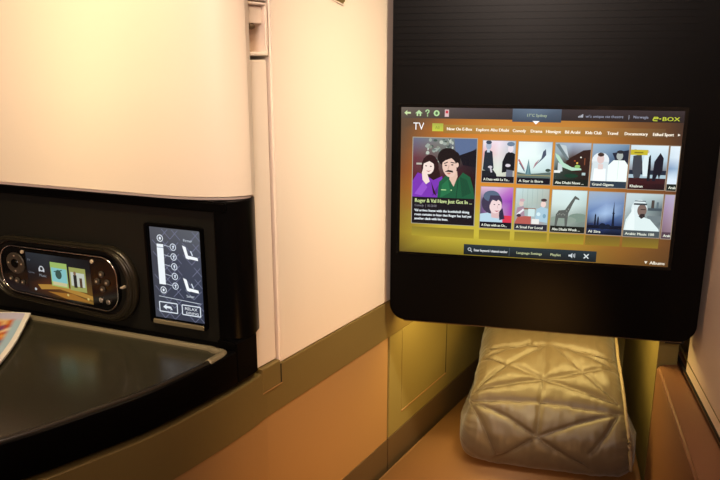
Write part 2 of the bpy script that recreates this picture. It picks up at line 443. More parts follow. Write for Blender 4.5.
# binding down the right edge and stitched seam lines
def quiltpt(u, a, off=0, k=1.):
    i = min(NT-1, int(a/arc[-1]*(NT-1))); pv = prof[i][0]; med = Vector((min(.25, max(.035, pv[0])), .565)); n2 = (pv-med).normalized()
    e = med+(pv-med)*k
    w = D14 + U14*u + V14*(e.x+n2.x*off); w.z = e.y+n2.y*off; return w
b = tube([quiltpt(.1225*wf(.05+.24*i/60), .05+.24*i/60, .0055+.0004*sin(i*1.7), .93) for i in range(61)], .0026)
obj('binding', b, M['binding'], qt, smooth=True, label='pale edge binding')
b = None
for (a0, b0) in SEAMS:
    if max(a0[1], b0[1]) > .29: continue
    n = 14
    b = tube([quiltpt(a0[0]+(b0[0]-a0[0])*i/n, a0[1]+(b0[1]-a0[1])*i/n, -.0010) for i in range(n+1)], .0006, b, seg=5)
obj('stitching', b, M['duvet'], qt)
b = tube([quiltpt(-.106+.004*i/4, .150+.012*(i % 2), .004) for i in range(5)], .0008)

# ------------------------------------------------------------------ storage cabinet above the console
def arcpts(cx, cy, rx, ry, a0, a1, n=16): return [(cx+rx*cos(a0+(a1-a0)*k/n), cy+ry*sin(a0+(a1-a0)*k/n)) for k in range(n+1)]
cab = thing('storage_cabinet', CO.p(-.3, .977, -.06), 'large cream storage cabinet with rounded corner above the black console', 'cabinet')
plan = [(-.75, .012)] + arcpts(-.124, -.030, .100, .042, pi/2, 0) + [(-.030, -.042), (-.045, -.06), (-.75, -.20)]
obj('cabinet_body', prism([CO.xy(u, w) for u, w in plan], .9775, 1.78, bev=.004), M['cream'], cab, smooth=False)
for p in cab.children[0].data.polygons: p.use_smooth = True
cab.children[0].data.set_sharp_from_angle(angle=radians(35)) if hasattr(cab.children[0].data, 'set_sharp_from_angle') else None

# ------------------------------------------------------------------ console
con = thing('side_console', CO.p(-.3, 0, -.06), 'black side console with handset bay, touchscreen and curved lacquered shelf', 'console')
obj('back_panel', fbox(CO, -.75, -.048, .79, .9765, -.06, -.004), M['black_soft'], con)
plan = [(-.056, -.004), (-.056, .0015), (-.0545, .003)] + arcpts(-.0515, -.027, .0245, .030, pi/2, 0, 10) + [(-.030, -.04), (-.045, -.06), (-.056, -.06)]
o = obj('corner_post', prism([CO.xy(u, w) for u, w in plan], .8232, .9768, bev=.0008), M['black'], con, smooth=True)
o.data.set_sharp_from_angle(angle=radians(35))
obj('top_lip', fbox(CO, -.75, -.04, .9655, .9768, -.01, .0035, bev=.0018), M['black'], con)
obj('bottom_lip', fbox(CO, -.75, -.0565, .806, .8155, -.01, .0045, bev=.002), M['black'], con)
# shelf
inner = offset(E2, -.0095)
back = [CO.xy(-.75, 0), CO.xy(-.062, 0)]
shelf_plan = inner[5:] + back
obj('shelf_top', prism(shelf_plan, .785, .8115), M['shelf'], con, label='dark lacquered shelf surface')
# raised rim and fascia following the curve
tmp = bmesh.new(); rows = []
outer = E2
prof_f = [(-.012, .780), (-.012, .8118), (-.0095, .8122), (-.0075, .8128), (-.0045, .8132), (-.0018, .8128), (-.0004, .8120), (0, .809), (0, .7765), (-.0006, .775), (-.012, .775)]
rr = [offset(E2, d) for d, z in prof_f]
for i in range(4, len(E2)): rows.append([tmp.verts.new((rr[j][i][0], rr[j][i][1], prof_f[j][1])) for j in range(len(prof_f))])
for i in range(len(E2)-5):
    for j in range(len(prof_f)): tmp.faces.new((rows[i][j], rows[i][(j+1) % len(prof_f)], rows[i+1][(j+1) % len(prof_f)], rows[i+1][j]))
tmp.faces.new(rows[0]); tmp.faces.new(rows[-1][::-1])
o = obj('fascia', tmp, M['black'], con, smooth=True); o.data.set_sharp_from_angle(angle=radians(40))
obj('corner_block', prism([CO.xy(-.058, -.02), CO.xy(-.058, .0035), offset(E2, -.010)[4]] + offset(E2, .0001)[4::-1] + [(-.121, .748)], .7755, .8228, bev=.0015), M['black'], con, smooth=False)
# rounded metallic bead along the back of the shelf
rp = offset(E2, -.0058)
bend = catmull([tuple(CO.p(-.085, .8105, .008)), tuple(CO.p(-.066, .8108, .008)), tuple(CO.p(-.0565, .8115, .0115)), (rp[5][0]-.0035, rp[5][1]+.001, .8122), (rp[8][0], rp[8][1], .8122)], 6)
b = tube([CO.p(-.75, .8105, .008), CO.p(-.2, .8105, .008)] + [Vector(q) for q in bend] , .0046, seg=14)
obj('front_rim', tube([Vector((x, y, .8118)) for x, y in rp[8:]], .0036, seg=12), M['bay'], con, smooth=True)
obj('shelf_rim', b, M['rim'], con, smooth=True, label='shiny dark bronze rim bead round the shelf')
obj('console_base', prism(offset(E2, -.04)[2:] + [CO.xy(-.75, -.02), CO.xy(-.10, -.02)], 0, .785), M['darkbronze'], con)

# touchscreen
TS = Frame(CO.p(0, 0, 0), 22)
tsF = lambda u, v, w: CO.p(u, v, w)
u0, u1, v0, v1 = -.1435, -.0765, .8355, .9415
ou = rrect(u0-.0055, u1+.004, v0-.0065, v1+.0045, .003, 4); iu = rrect(u0-.001, u1+.001, v0-.001, v1+.001, .0015, 4)
ts = obj('touchscreen', fbox(CO, u0-.001, u1+.001, v0-.001, v1+.001, -.0045, -.0030), M['black_gloss'], con)
obj('bezel', ring(CO, ou, iu, -.004, .0012, bev=.0008), M['black'], ts)
obj('lower_lip', fbox(CO, u0-.001, u1+.001, v0-.0065, v0-.001, -.004, .0022, bev=.001), M['rim'], ts)
def tsP(x, y, l):   # x 0..1, y 0..1.58 from bottom
    return CO.p(u0+x*(u1-u0), v0+y*(u1-u0), -.0027+l)
d = Draw(tsP)
YH = (v1-v0)/(u1-u0)
d.grad(0, 0, 1, YH, [['#40424c', '#383b48', '#303544'], ['#3c3f4a', '#393e4e', '#343a4c'], ['#3c3e48', '#3f4352', '#444958'], ['#505158', '#56585f', '#5c5f66']])
d.clip = (0, 0, 1, YH)
for i in range(-8, 16):
    for sgn in (1, -1):
        x = i*.2
        for k in range(10):
            if (k+i) % 3 == 0: continue
            y = k*.2; xx = x+sgn*k*.2
            d.line(xx, y, xx+sgn*.16, y+.16, .010, '#70738c'); d.L -= .00001
d.L += .00002; d.clip = None
d.rect(.125, .60, .255, 1.30, '#e8eef2'); d.rect(.125, 1.235, .255, 1.25, '#9aa3b2')
for (x, y) in ((.2, 1.40), (.2, .50)): d.circ(x, y, .062, .014, '#dfe6ee'); d.ell(x, y, .022, .026, '#dfe6ee')
for i in range(5):
    y = 1.27-.168*i; d.circ(.45, y, .062, .014, '#cfd8e4'); d.line(.26, y+.02, .385, y, .010, '#b8c0ce'); d.line(.45, y-.03, .46, y+.03, .022, '#cfd8e4'); d.line(.43, y+.01, .475, y+.018, .014, '#cfd8e4')
def seat(x, y, s):
    d.poly([(x-.11*s, y+.13*s), (x-.05*s, y+.11*s), (x+.0*s, y-.07*s), (x-.055*s, y-.055*s)], '#eef2f6'); d.poly([(x-.055*s, y-.055*s), (x-.03*s, y-.01*s), (x+.14*s, y-.03*s), (x+.15*s, y-.075*s)], '#eef2f6')
    d.line(x+.03*s, y+.06*s, x+.06*s, y-.01*s, .02, '#cfd8e4')
seat(.76, 1.17, 1.15); seat(.74, .61, 1.15)
d.text('Firmer', .66, 1.385, .065, '#cfd8e4'); d.text('Softer', .66, .43, .065, '#cfd8e4')
d.line(.10, .385, .93, .345, .010, '#c4ccd8')
for x in (.10, .56):
    yy = .115
    for (a, b_, c_, e_) in ((x, yy, x+.36, yy), (x, yy+.17, x+.36, yy+.17), (x, yy, x, yy+.17), (x+.36, yy, x+.36, yy+.17)): d.line(a, b_, c_, e_, .018, '#d6dee8')
d.poly([(.17, .2), (.24, .255), (.24, .225), (.33, .22), (.36, .17), (.30, .15), (.34, .18), (.24, .185), (.24, .155)], '#dbe2ea')
d.text('RELAX', .61, .205, .07, '#e6ecf2', .25); d.text('DINING', .63, .135, .06, '#e6ecf2', .25)
d.build('control_graphics', M['screen'], ts)

# handset bay: narrows a little towards its far end
class Bay:
    def p(s, u, v, w=0):
        t = max(0, (-.178-u)/.2); return CO.p(-.180+(u+.180)*.945, v+t*.0095*(.9015-v)/.067, w)
HB = Bay()
ou = rrect(-.405, -.163, .8225, .9135, .042, 14); iu = rrect(-.391, -.177, .829, .9075, .036, 14)
obj('handset_bay_rim', ring(HB, ou, iu, -.006, .0075, bev=.0035), M['bay'], con, smooth=True, label='dark bronze raised rim of the handset bay')
obj('handset_bay', fprism(HB, rrect(-.395, -.173, .826, .9105, .038, 12), -.0055, -.0010), M['black_soft'], con)
obj('release_mark', fbox(HB, -.1835, -.1785, .8668, .8688, .0, .0078, bev=.0005), M['button_pale'], con)

hs = thing('remote_handset', CO.p(-.283, .835, 0), 'black oblong remote handset with lit screen docked in the console bay', 'handset')
ho = rrect(-.378, -.1885, .8345, .9015, .024, 14)
obj('handset_body', fprism(HB, ho, -.0008, .0055, bev=.0015), M['black_gloss'], hs, smooth=False)
obj('chrome_rim', tube([HB.p(u, v, .0058) for u, v in ho], .0008, closed=True, seg=8), M['chrome'], hs, smooth=True)
HX0, HX1, HY0, HY1 = -.3330, -.2285, .8390, .8950
d = Draw(lambda x, y, l: HB.p(HX0+x*(HX1-HX0), HY0+y*(HX1-HX0), .0057+l)); HH = (HY1-HY0)/(HX1-HX0)
d.grad(0, 0, 1, HH, [['#1c1512', '#3a2618', '#6b4a22', '#8a6a30'], ['#1e1612', '#5a2f18', '#7a5022', '#6e5020'], ['#17151a', '#2a1f1c', '#3a2c22', '#4a3828'], ['#23262c', '#2c2f34', '#1d2024', '#15161a'], ['#2c3038', '#30343a', '#1d2024', '#131417']])
d.clip = (0, 0, 1, HH)
d.poly([(.15, .12), (.5, .17), (1, .10), (1, .05), (.5, .11), (.2, .06)], '#b98a3c'); d.poly([(.3, .05), (.7, .08), (1, .02), (.6, .0)], '#a8722c')
d.clip = None
d.rect(.38, .14, .64, .45, '#a9c86e'); d.rect(.39, .2, .63, .38, '#8fd0d0'); d.ell(.5, .3, .05, .06, '#3d5a50'); d.line(.43, .33, .56, .36, .012, '#3d5a50'); d.rect(.40, .155, .62, .20, '#d8cfa0')
d.rect(.67, .13, .92, .42, '#a7ab62'); d.rect(.69, .19, .90, .36, '#cfd6c8'); d.rect(.73, .17, .78, .33, '#2c2c28'); d.ell(.755, .35, .02, .025, '#8a6a50'); d.rect(.82, .18, .86, .30, '#5a4432')
d.circ(.235, .34, .038, .014, '#d8dce2', 12); d.rect(.19, .30, .212, .345, '#d8dce2'); d.rect(.258, .30, .28, .345, '#d8dce2'); d.text('Music', .19, .235, .05, '#9aa0a8')
d.ell(.11, .05, .018, .018, '#c8ccd0'); d.ell(.62, .055, .016, .016, '#d8c070'); d.ell(.93, .055, .016, .016, '#d8c070')
d.text('TV', .02, .42, .04, '#7c828c'); d.text('Games', .02, .26, .035, '#70757e')
d.build('handset_screen', M['screen_dim'], hs)
b = disc(HB, -.352, .8765, .0155, .005, .0068, bev=.001, n=28); obj('navigation_wheel', b, M['button'], hs, smooth=False)
b = disc(HB, -.352, .8765, .0065, .0065, .0078, bev=.0008); obj('wheel_centre', b, M['black_gloss'], hs)
for a in range(4):
    obj('wheel_mark', disc(HB, -.352+.011*cos(a*pi/2), .8765+.011*sin(a*pi/2), .0012, .0066, .0072), M['button_pale'], hs)
for (u, v, r, mk) in ((-.352, .8515, .0042, 'button'), (-.342, .8505, .0032, 'button'), (-.362, .8530, .0032, 'button'), (-.338, .8945, .0024, 'button_pale'),
        (-.2245, .8945, .0024, 'button_pale'), (-.2115, .8800, .0040, 'button'), (-.2190, .8705, .0040, 'button'), (-.2040, .8705, .0040, 'button'), (-.2115, .8615, .0040, 'button'),
        (-.2150, .8475, .0032, 'chrome'), (-.2040, .8465, .0032, 'chrome')):
    o = obj('handset_button', disc(HB, u, v, r, .005, .0075, bev=.0006, n=16), M[mk], hs)
    if mk == 'button': obj('button_mark', disc(HB, u, v, r*.35, .0073, .0078, n=10), M['button_pale'], o)

# ------------------------------------------------------------------ magazine on the shelf
mg = thing('magazine', (-.47, .76, .8117), 'colourful open magazine page lying on the left end of the console shelf', 'magazine')
mo = Vector((-.402, .806, .8150)); ma = Vector((-.999, .03, 0)); mb = Vector((.13, -.9915, 0))
def magP(x, y, l):     # x to the left, y towards viewer; page bows up at the corner
    lift = .004*exp(-((x*1.3)**2+(y)**2)/.004) + .004*sin(min(1, max(0, x/.2))*pi)
    bow = -.012*sin(min(1, y/.28)*pi)
    p = mo + ma*(x+bow) + mb*y; p.z += lift + l; return p
bm = bmesh.new(); n1, n2 = 14, 18; top = []; bot = []
for i in range(n1+1):
    top.append([bm.verts.new(magP(.21*i/n1, .28*j/n2, .0024)) for j in range(n2+1)]); bot.append([bm.verts.new(magP(.21*i/n1, .28*j/n2, 0)) for j in range(n2+1)])
for i in range(n1):
    for j in range(n2):
        bm.faces.new((top[i][j], top[i+1][j], top[i+1][j+1], top[i][j+1])); bm.faces.new((bot[i][j], bot[i][j+1], bot[i+1][j+1], bot[i+1][j]))
for j in range(n2):
    bm.faces.new((top[0][j], top[0][j+1], bot[0][j+1], bot[0][j])); bm.faces.new((top[n1][j+1], top[n1][j], bot[n1][j], bot[n1][j+1]))
for i in range(n1):
    bm.faces.new((top[i][0], bot[i][0], bot[i+1][0], top[i+1][0])); bm.faces.new((top[i][n2], top[i+1][n2], bot[i+1][n2], bot[i][n2]))
obj('pages', bm, M['paper'], mg, smooth=False)
d = Draw(magP); d.L = .0027
cols = ['#c8c0d0', '#b8809a', '#e0a850', '#d06a20', '#e8c080', '#c04818', '#6a3a70', '#f0d8b8', '#d88830']
NG = 32
g = []
for j in range(NG+1):
    row = []
    for i in range(NG+1):
        x, y = .2*i/NG, .27*j/NG
        if y < .02: c = '#c6c0d8' if x < .08 else '#b0a4c4'
        elif x < .012: c = '#a9c4d4' if y < .15 else '#d8d8dc'
        else: c = cols[int((noise.noise(Vector((x*70, y*50, 2)))+1)*5.2) % len(cols)]
        row.append(c)
    g.append(row)
d.grad(.006, .004, .204, .274, g)
d.build('cover_print', M['print'], mg)

# ------------------------------------------------------------------ monitor
tv = thing('seatback_monitor', TV.p(.2, -.104, -.03), 'large black entertainment monitor with lit menu screen and speaker grille', 'monitor')
o = obj('housing', fprism(TV, rrect(.0, .4185, -.104, .50, .024, 8, (1, 1, 0, 0)), -.060, 0, bev=.004, seg=4), M['black'], tv)
# tapered lower right corner, support bracket
obj('bracket', fbox(TV, .385, .412, -.118, -.098, -.058, -.03, bev=.002), M['black_soft'], tv)
b = None
for i in range(17):
    v = .2575+i*.0083
    b = fbox(TV, .004, .379, v+.0011, v+.0072, -.001, .0012, b, bev=.0008, seg=2)
obj('speaker_grille', b, M['black'], tv, label='ribbed black speaker grille')
obj('lower_lip', fbox(TV, .02, .402, -.1055, -.1025, -.05, -.004, bev=.001), M['darkbronze'], tv)
disp = obj('display', fprism(TV, rrect(.0095, .377, -.003, .2095, .002, 4), -.001, .0006, bev=.0004), M['black_gloss'], tv)

X0, X1, Y1 = .0138, .3725, .2045
tvP = lambda x, y, l: TV.p(x, y, .0007+l)
mm = .001
d = Draw(tvP, mm)
d.grad(13.8, 1.5, 372.5, 204.5, [
    ['#5e4a1c', '#7c6a20', '#8c7a24', '#8a7826', '#8c6c2c', '#7c5526', '#5c3f22'],
    ['#8f7424', '#c4ae38', '#c8b63c', '#bda83a', '#ad842e', '#92622a', '#6a4526'],
    ['#8c6a26', '#b8a234', '#bfae40', '#b8a446', '#b08232', '#94602a', '#6a4426'],
    ['#8a5a24', '#c08030', '#cc8a34', '#cc8832', '#bc7c2e', '#945c2a', '#6a4228'],
    ['#7c4a26', '#cc7424', '#d88630', '#d88c32', '#c47a2a', '#985c2a', '#6c4228'],
    ['#6c4a30', '#c87228', '#d8882e', '#d68c34', '#c88030', '#94602a', '#5c3c28'],
    ['#5c4634', '#b06a2a', '#cc8234', '#cc8638', '#c08034', '#84562c', '#4a3428'],
    ['#54463a', '#7c5636', '#ac7030', '#bc7c34', '#a8702e', '#6c4a2e', '#3c2e28']])
# soft reflections under the tiles
for (a, b_) in ((31, 118), (125, 167), (173, 216), (219, 264), (266, 310), (313, 358)):
    d.grad(a, 26, b_, 39, [['#a8942e', '#a8942e'], ['#8a7a2c', '#8a7a2c']] if a < 250 else [['#8e7428', '#8e7428'], ['#74602a', '#74602a']])
d.build('menu_background', M['screen'], disp)

d = Draw(tvP, mm); d.L = .0002
d.grad(13.8, 190, 372.5, 204.5, [['#54483e', '#3e3634', '#2c2628', '#2c2424', '#2a2222'], ['#6a5f56', '#4c4446', '#3c3436', '#3a3032', '#3a3032']])
d.grad(162, 187.5, 224, 204.5, [['#3a4656', '#3e4b5c', '#394452'], ['#5a6a7c', '#64768a', '#505e70']])
d.poly([(188, 189), (197, 189), (192.5, 184.5)], '#ffffff')
d.text("17°C Sydney", 180, 194.5, 5.2, '#b8c8a4', 26)
# icons
d.poly([(18, 197), (22, 200.5), (22, 198.2), (27, 198.2), (27, 195.8), (22, 195.8), (22, 193.5)], '#c8dca4')
d.poly([(33, 196.5), (38, 201), (43, 196.5), (41, 196.5), (41, 193), (39, 193), (39, 196), (37, 196), (37, 193), (35, 193), (35, 196.5)], '#b8d8a0')
d.poly([(46.6, 198.6), (47.2, 201), (50, 202), (52.4, 200.6), (52.2, 198), (50.4, 196.4), (50.4, 195), (49, 195), (49, 197), (50.7, 198.8), (50.4, 200.2), (49, 200.4), (48.2, 198.6)], '#a8cc94'); d.rect(49, 192.6, 50.5, 194, '#a8cc94')
d.ell(62, 197, 4, 4, '#b4d89c'); d.ell(62, 197, 1.8, 2.2, '#4e6a48')
d.rect(73, 192.5, 78.5, 202, '#d8b8b8'); d.rect(74, 197, 77.5, 200.5, '#c83c48')
for k in range(4): d.rect(245+k*1.6, 194.5, 246+k*1.6, 196+k*.9, '#c4c8d4')
d.text("wi's unique cat theatre", 254, 194.6, 5, '#9aa0b4', 46)
d.text('|', 306, 194.4, 6, '#b4b8c8'); d.text('Norwegia', 312, 194.6, 5, '#a4a8bc', 18)
d.build('header_bar', M['screen'], disp)

d = Draw(tvP, mm); d.L = .0003
for (dx) in (0,):
    d.line(336.5, 194.7, 341.5, 194.7, 1.1, '#c8d040'); d.line(335.6, 192.5, 336.8, 196, 1.2, '#c8d040'); d.line(336.5, 196.4, 341.2, 196.4, 1, '#c8d040'); d.line(341.2, 196.6, 341.6, 194.4, 1, '#c8d040'); d.line(336, 192.2, 341, 192, 1, '#c8d040')
d.line(343, 194.5, 345.2, 194.5, 1.2, '#c8d040')
d.text('BOX', 346.2, 192, 7, '#c8d040', 21, bold=.3)
d.build('brand_lettering', M['screen'], disp)

d = Draw(tvP, mm); d.L = .0002
d.text('TV', 30.5, 174.5, 14, '#ffffff', 15)
d.build('menu_title', M['screen'], disp)
d = Draw(tvP, mm); d.L = .0002
d.grad(72, 170.5, 352, 182, [['#9c7030', '#b8803a', '#b8843a', '#9c6c34', '#64482e'], ['#a07a3c', '#c08e48', '#c09048', '#a0703a', '#6a4e32']])
d.grad(56.5, 173, 71.5, 183.5, [['#c6cc48', '#c0c844'], ['#a8ae4c', '#a4aa48']]); d.text('All', 60.5, 176, 5.5, '#808a3a')
for (t, x, w) in (('New On E-Box', 76, 34), ('Explore Abu Dhabi', 115, 43), ('Comedy', 163, 17), ('Drama', 186, 15), ('Hitmigot', 205.5, 19), ('Bil Arabi', 229.5, 19), ('Kids Club', 255, 20), ('Travel', 282, 13), ('Documentary', 303, 28), ('Etihad Sport', 337, 25)):
    d.text(t, x, 174.6-(x-76)*.006, 5.6, '#fdf3e0', w, bold=.45)
d.poly([(367, 173), (367, 176.5), (370, 174.7)], '#f0e6d8')
d.build('menu_lettering', M['screen'], disp)
d = Draw(tvP, mm); d.L = .0002
d.poly([(343, 8), (347, 8), (345, 4.5)], '#f0ead8'); d.text('Albums', 349.5, 4.2, 6, '#f4ecd8', 18.5, bold=.3)
d.build('albums_lettering', M['screen'], disp)

d = Draw(tvP, mm); d.L = .0002
d.grad(105, 2.5, 282, 17.5, [['#10161a', '#121a1e', '#161e22'], ['#28343a', '#26343a', '#2a363c']])
d.rect(167, 4, 168, 16, '#3e4c54')
d.circ(113, 10.5, 2.4, .8, '#c8d0d4', 12); d.line(114.6, 8.8, 116.6, 6.6, 1, '#c8d0d4')
d.text('Enter keyword / channel number', 119, 8, 5, '#e8ecee', 46, bold=.2)
d.text('Language Settings', 177, 8, 4.8, '#c4cc9c', 34, bold=.2); d.text('Playlist', 222, 8, 4.8, '#c4cc9c', 14, bold=.2)
d.poly([(246, 8.5), (248.5, 8.5), (251, 6), (251, 13.5), (248.5, 11), (246, 11)], '#c8d0d4'); d.line(252.5, 8, 252.5, 12, .8, '#c8d0d4'); d.line(254.2, 7, 254.2, 13, .8, '#c8d0d4')
d.line(266, 7, 272, 13, 1.5, '#d4dcdc'); d.line(266, 13, 272, 7, 1.5, '#d4dcdc')
d.build('search_bar', M['screen'], disp)

# featured programme
SKIN, PALE = '#e6c4b4', '#f0dcd2'
d = Draw(tvP, mm); d.L = .0002
d.rect(30, 43.5, 118.3, 164.8, '#a8a290'); d.rect(31, 44.5, 117.3, 163.8, '#15101a')
d.clip = (31, 82, 117.3, 163.8)
d.grad(31, 82, 117.3, 163.8, [['#3a1418', '#301016', '#180c12'], ['#5a1e28', '#4a1c24', '#240e16'], ['#6a3440', '#5c5450', '#1c2028'], ['#6a6c84', '#7c8480', '#54688c']])
random.seed(3)
for k in range(70):
    d.ell(50+random.random()*36, 128+random.random()*34, 1+random.random()*2.2, 1+random.random()*2, random.choice(['#9aa49c', '#6c7a74', '#b8c0b4', '#4a5852', '#868c80']), 7)
d.poly([(87, 163.8), (117.3, 163.8), (117.3, 152), (104, 142), (94, 141), (89, 148)], '#5a6c90'); d.poly([(94, 141), (117.3, 150), (117.3, 126), (100, 128)], '#12101c')
d.rect(36, 127, 50, 129.5, '#b8b4a8')
# woman in purple
d.ell(55, 124, 12, 17, '#2c1418'); d.ell(62, 112, 7, 14, '#2c1418')
d.poly([(31, 82), (31, 104), (38, 116), (50, 112), (60, 106), (72, 112), (74, 96), (70, 82)], '#7a35b0')
d.poly([(34, 86), (46, 104), (52, 96), (44, 84)], '#9450c8'); d.poly([(58, 84), (70, 104), (72, 90)], '#5c2490'); d.poly([(60, 88), (57, 104), (65, 84)], '#2c1418')
d.ell(53, 124, 7.5, 10, PALE); d.poly([(44.5, 128), (46, 136), (54, 139), (62, 134), (61, 128), (54, 132)], '#2c1418')
d.ell(49.5, 125.5, 1.3, .8, '#4a3030'); d.ell(56, 125, 1.3, .8, '#4a3030'); d.poly([(49, 119), (53, 117.2), (57, 119.5), (53, 118.6)], '#b06068')
d.poly([(44, 116), (46, 124), (49, 121), (52, 113), (55, 104), (50, 100), (45, 106)], '#f0dad0')
# man in green
d.poly([(66, 82), (68, 104), (78, 114), (90, 104), (100, 118), (110, 112), (115, 96), (117, 82)], '#1c5a3c')
d.poly([(70, 82), (72, 100), (80, 108), (84, 90)], '#257048'); d.poly([(96, 112), (106, 108), (112, 90), (100, 84)], '#174c34'); d.line(94, 108, 92, 82, .8, '#10382a')
d.poly([(82, 108), (88, 98), (93, 112), (92, 120), (82, 114)], '#e0bca8')
d.ell(79, 138, 14, 13, '#1a1014'); d.ell(90, 134, 6, 12, '#1a1014')
d.ell(81.5, 125, 9.5, 14.5, SKIN, rot=.22); d.ell(92, 128, 2, 3.4, SKIN)
d.poly([(69, 134), (74, 141), (84, 142.5), (92, 138), (90, 132), (84, 137), (76, 134), (70, 129)], '#1a1014')
d.line(74, 129.5, 79, 131.5, 1.2, '#241418'); d.line(83, 131.5, 88.5, 130.5, 1.2, '#241418')
d.ell(76.6, 127, 1.6, .9, '#3a2428'); d.ell(85.3, 128, 1.6, .9, '#3a2428')
d.line(81, 127, 79.5, 121.5, .9, '#c09a88'); d.poly([(75, 118), (80, 121), (86, 120), (87, 117.4), (80, 118.2)], '#241418'); d.poly([(77.5, 116.4), (81, 117), (84.5, 116.4), (81, 114.6)], '#c47868')
d.rect(71, 92.5, 78, 93.6, '#b8e8a0'); d.ell(85, 93, .9, .9, '#b8e8a0')
d.clip = None
d.rect(31, 44.5, 117.3, 82, '#17121a')
d.text('Roger & Val Have Just Got In ...', 34.5, 74.5, 7.6, '#c4d494', 79, bold=.5)
d.text('Comedy  |  00:28:00', 34.5, 68.5, 4.6, '#8c8890', 31)
for (i, (t, w)) in enumerate((('Val arrives home with the bombshell dining', 76), ('room curtains to hear that Roger has had yet', 79), ('another clash with his boss.', 47))):
    d.text(t, 34.5, 61.5-i*5.9, 5.0, '#e8f0f4', w, bold=.35)
d.build('featured_programme', M['screen'], disp)

# programme tiles
TX = [(125.5, 168.0), (172.2, 215.2), (219.5, 263.8), (266.3, 310.8), (313.0, 357.8), (360.2, 371.5)]
def tile(row, c, title, paint, bar='#161420'):
    x0, x1 = TX[c]; y0, y1 = ((106.0, 162.0) if row == 0 else (42.5, 99.5)); y0 -= c*.5; y1 -= c*.3
    d = Draw(tvP, mm); d.L = .0002
    d.rect(x0-.8, y0-.8, x1+.8, y1+.8, '#a09484')
    d.clip = (x0, y0, x1, y1); W = (TX[c][1]-TX[c][0]) if c < 5 else 44; Hh = y1-y0
    def X(a): return x0+a*W
    def Y(b): return y0+b*Hh
    class Q:
        def grad(s, cols): d.grad(x0, y0, x1, y1, cols)
        def rect(s, a, b, c_, e, col): d.rect(X(a), Y(b), X(c_), Y(e), col)
        def poly(s, pts, col): d.poly([(X(a), Y(b)) for a, b in pts], col)
        def ell(s, a, b, rx, ry, col, rot=0): d.ell(X(a), Y(b), rx*W, ry*W, col, rot=rot)
        def line(s, a, b, c_, e, w, col): d.line(X(a), Y(b), X(c_), Y(e), w*W, col)
    paint(Q())
    if bar: d.rect(x0, y0, x1, y0+Hh*.15, bar)
    d.clip = None
    d.text(title, x0+2.2, y0+2.4, 4.9, '#e4e8d8', min(W-8, len(title)*2.25) if c < 5 else 8.5, bold=.35)
    d.build('programme_tile', M['screen'], disp)

def two_seated(q):
    q.grad([['#c4c8a8', '#d0d4c0', '#c8c0a8'], ['#c8d0c0', '#dce4d8', '#c0bcb0'], ['#e0a8a8', '#e4d8d8', '#b0b8c4'], ['#e8e4ec', '#f0e0ec', '#b0c0d0']])
    q.poly([(0, .28), (.35, .3), (.45, .2), (.5, 0), (0, 0)], '#1c2028'); q.poly([(.02, .3), (.06, .74), (.16, .8), (.3, .74), (.36, .35), (.30, .26)], '#242c38')
    q.ell(.18, .88, .085, .13, '#a8b4c8'); q.ell(.18, .96, .09, .06, '#3c485c'); q.rect(.13, .72, .22, .80, '#c0ccdc'); q.ell(.25, .37, .07, .04, '#c8c4cc'); q.line(.26, .36, .30, .24, .05, '#c8c4cc')
    q.poly([(.62, .24), (.62, .5), (.72, .70), (.84, .76), (1, .7), (1, .3)], '#14161e'); q.poly([(.74, .0), (.76, .32), (.96, .3), (.96, 0)], '#6c7080')
    q.ell(.86, .82, .085, .12, '#e8dce4'); q.ell(.86, .93, .12, .07, '#6c8098'); q.ell(.8, .42, .08, .05, '#d8d0d8')
def tower(q):
    q.grad([['#6c7c74', '#5c6c64', '#54645c'], ['#dcecec', '#cfe6e4', '#c4d8d8'], ['#eefaf8', '#e8f8f4', '#d8ecf0'], ['#e4f0f4', '#e8f4f4', '#b8ccdc']])
    q.poly([(0, .1), (0, .28), (.3, .24), (.6, .26), (1, .3), (1, .1)], '#5c6c68'); q.rect(0, .2, 1, .22, '#a09a70')
    q.poly([(.24, .22), (.29, .44), (.325, .60), (.36, .44), (.42, .22)], '#5c8088'); q.line(.325, .5, .325, .24, .02, '#8cb0b4')
    q.poly([(.46, .36), (.52, .5), (.64, .6), (.56, .46)], '#b08890'); q.poly([(.5, .42), (.7, .62), (.74, .78), (.82, .84), (.84, .70), (.76, .62)], '#4c5468'); q.line(.02, .58, .2, .34, .05, '#b87078'); q.line(.05, .5, .22, .30, .03, '#507080')
    q.ell(.92, .34, .08, .05, '#3a4a44')
def car(q):
    q.grad([['#2c3c38', '#1c2420', '#181c1c'], ['#384440', '#283028', '#301c18'], ['#8ca0a0', '#503c34', '#341c18'], ['#9cb0bc', '#a4b0c4', '#b0bccc']])
    q.poly([(.36, .62), (.6, .74), (.8, .84), (1, .86), (1, .3), (.5, .34), (.3, .5)], '#34201c'); q.poly([(0, .96), (.1, .98), (.4, .62), (.34, .6)], '#6c7c80'); q.poly([(.12, .96), (.3, .94), (.4, .64)], '#c0ccd0')
    q.poly([(0, .76), (.12, .7), (.26, .54), (.5, .44), (.76, .42), (.78, .38), (.5, .36), (.22, .44), (.04, .66)], '#b4dcc4'); q.poly([(.1, .55), (.22, .48), (.24, .34), (.1, .30)], '#c8d4d4')
    q.rect(.62, .52, .67, .56, '#e0b850'); q.rect(.72, .66, .76, .69, '#f0f0e0'); q.rect(.55, .58, .6, .6, '#c06030'); q.ell(.66, .46, .08, .05, '#90c070'); q.rect(.84, .5, .87, .66, '#804830'); q.rect(.0, .3, .18, .36, '#e8ece8'); q.rect(.8, .26, .9, .32, '#b0c4c4'); q.ell(.5, .24, .2, .06, '#183c2c')
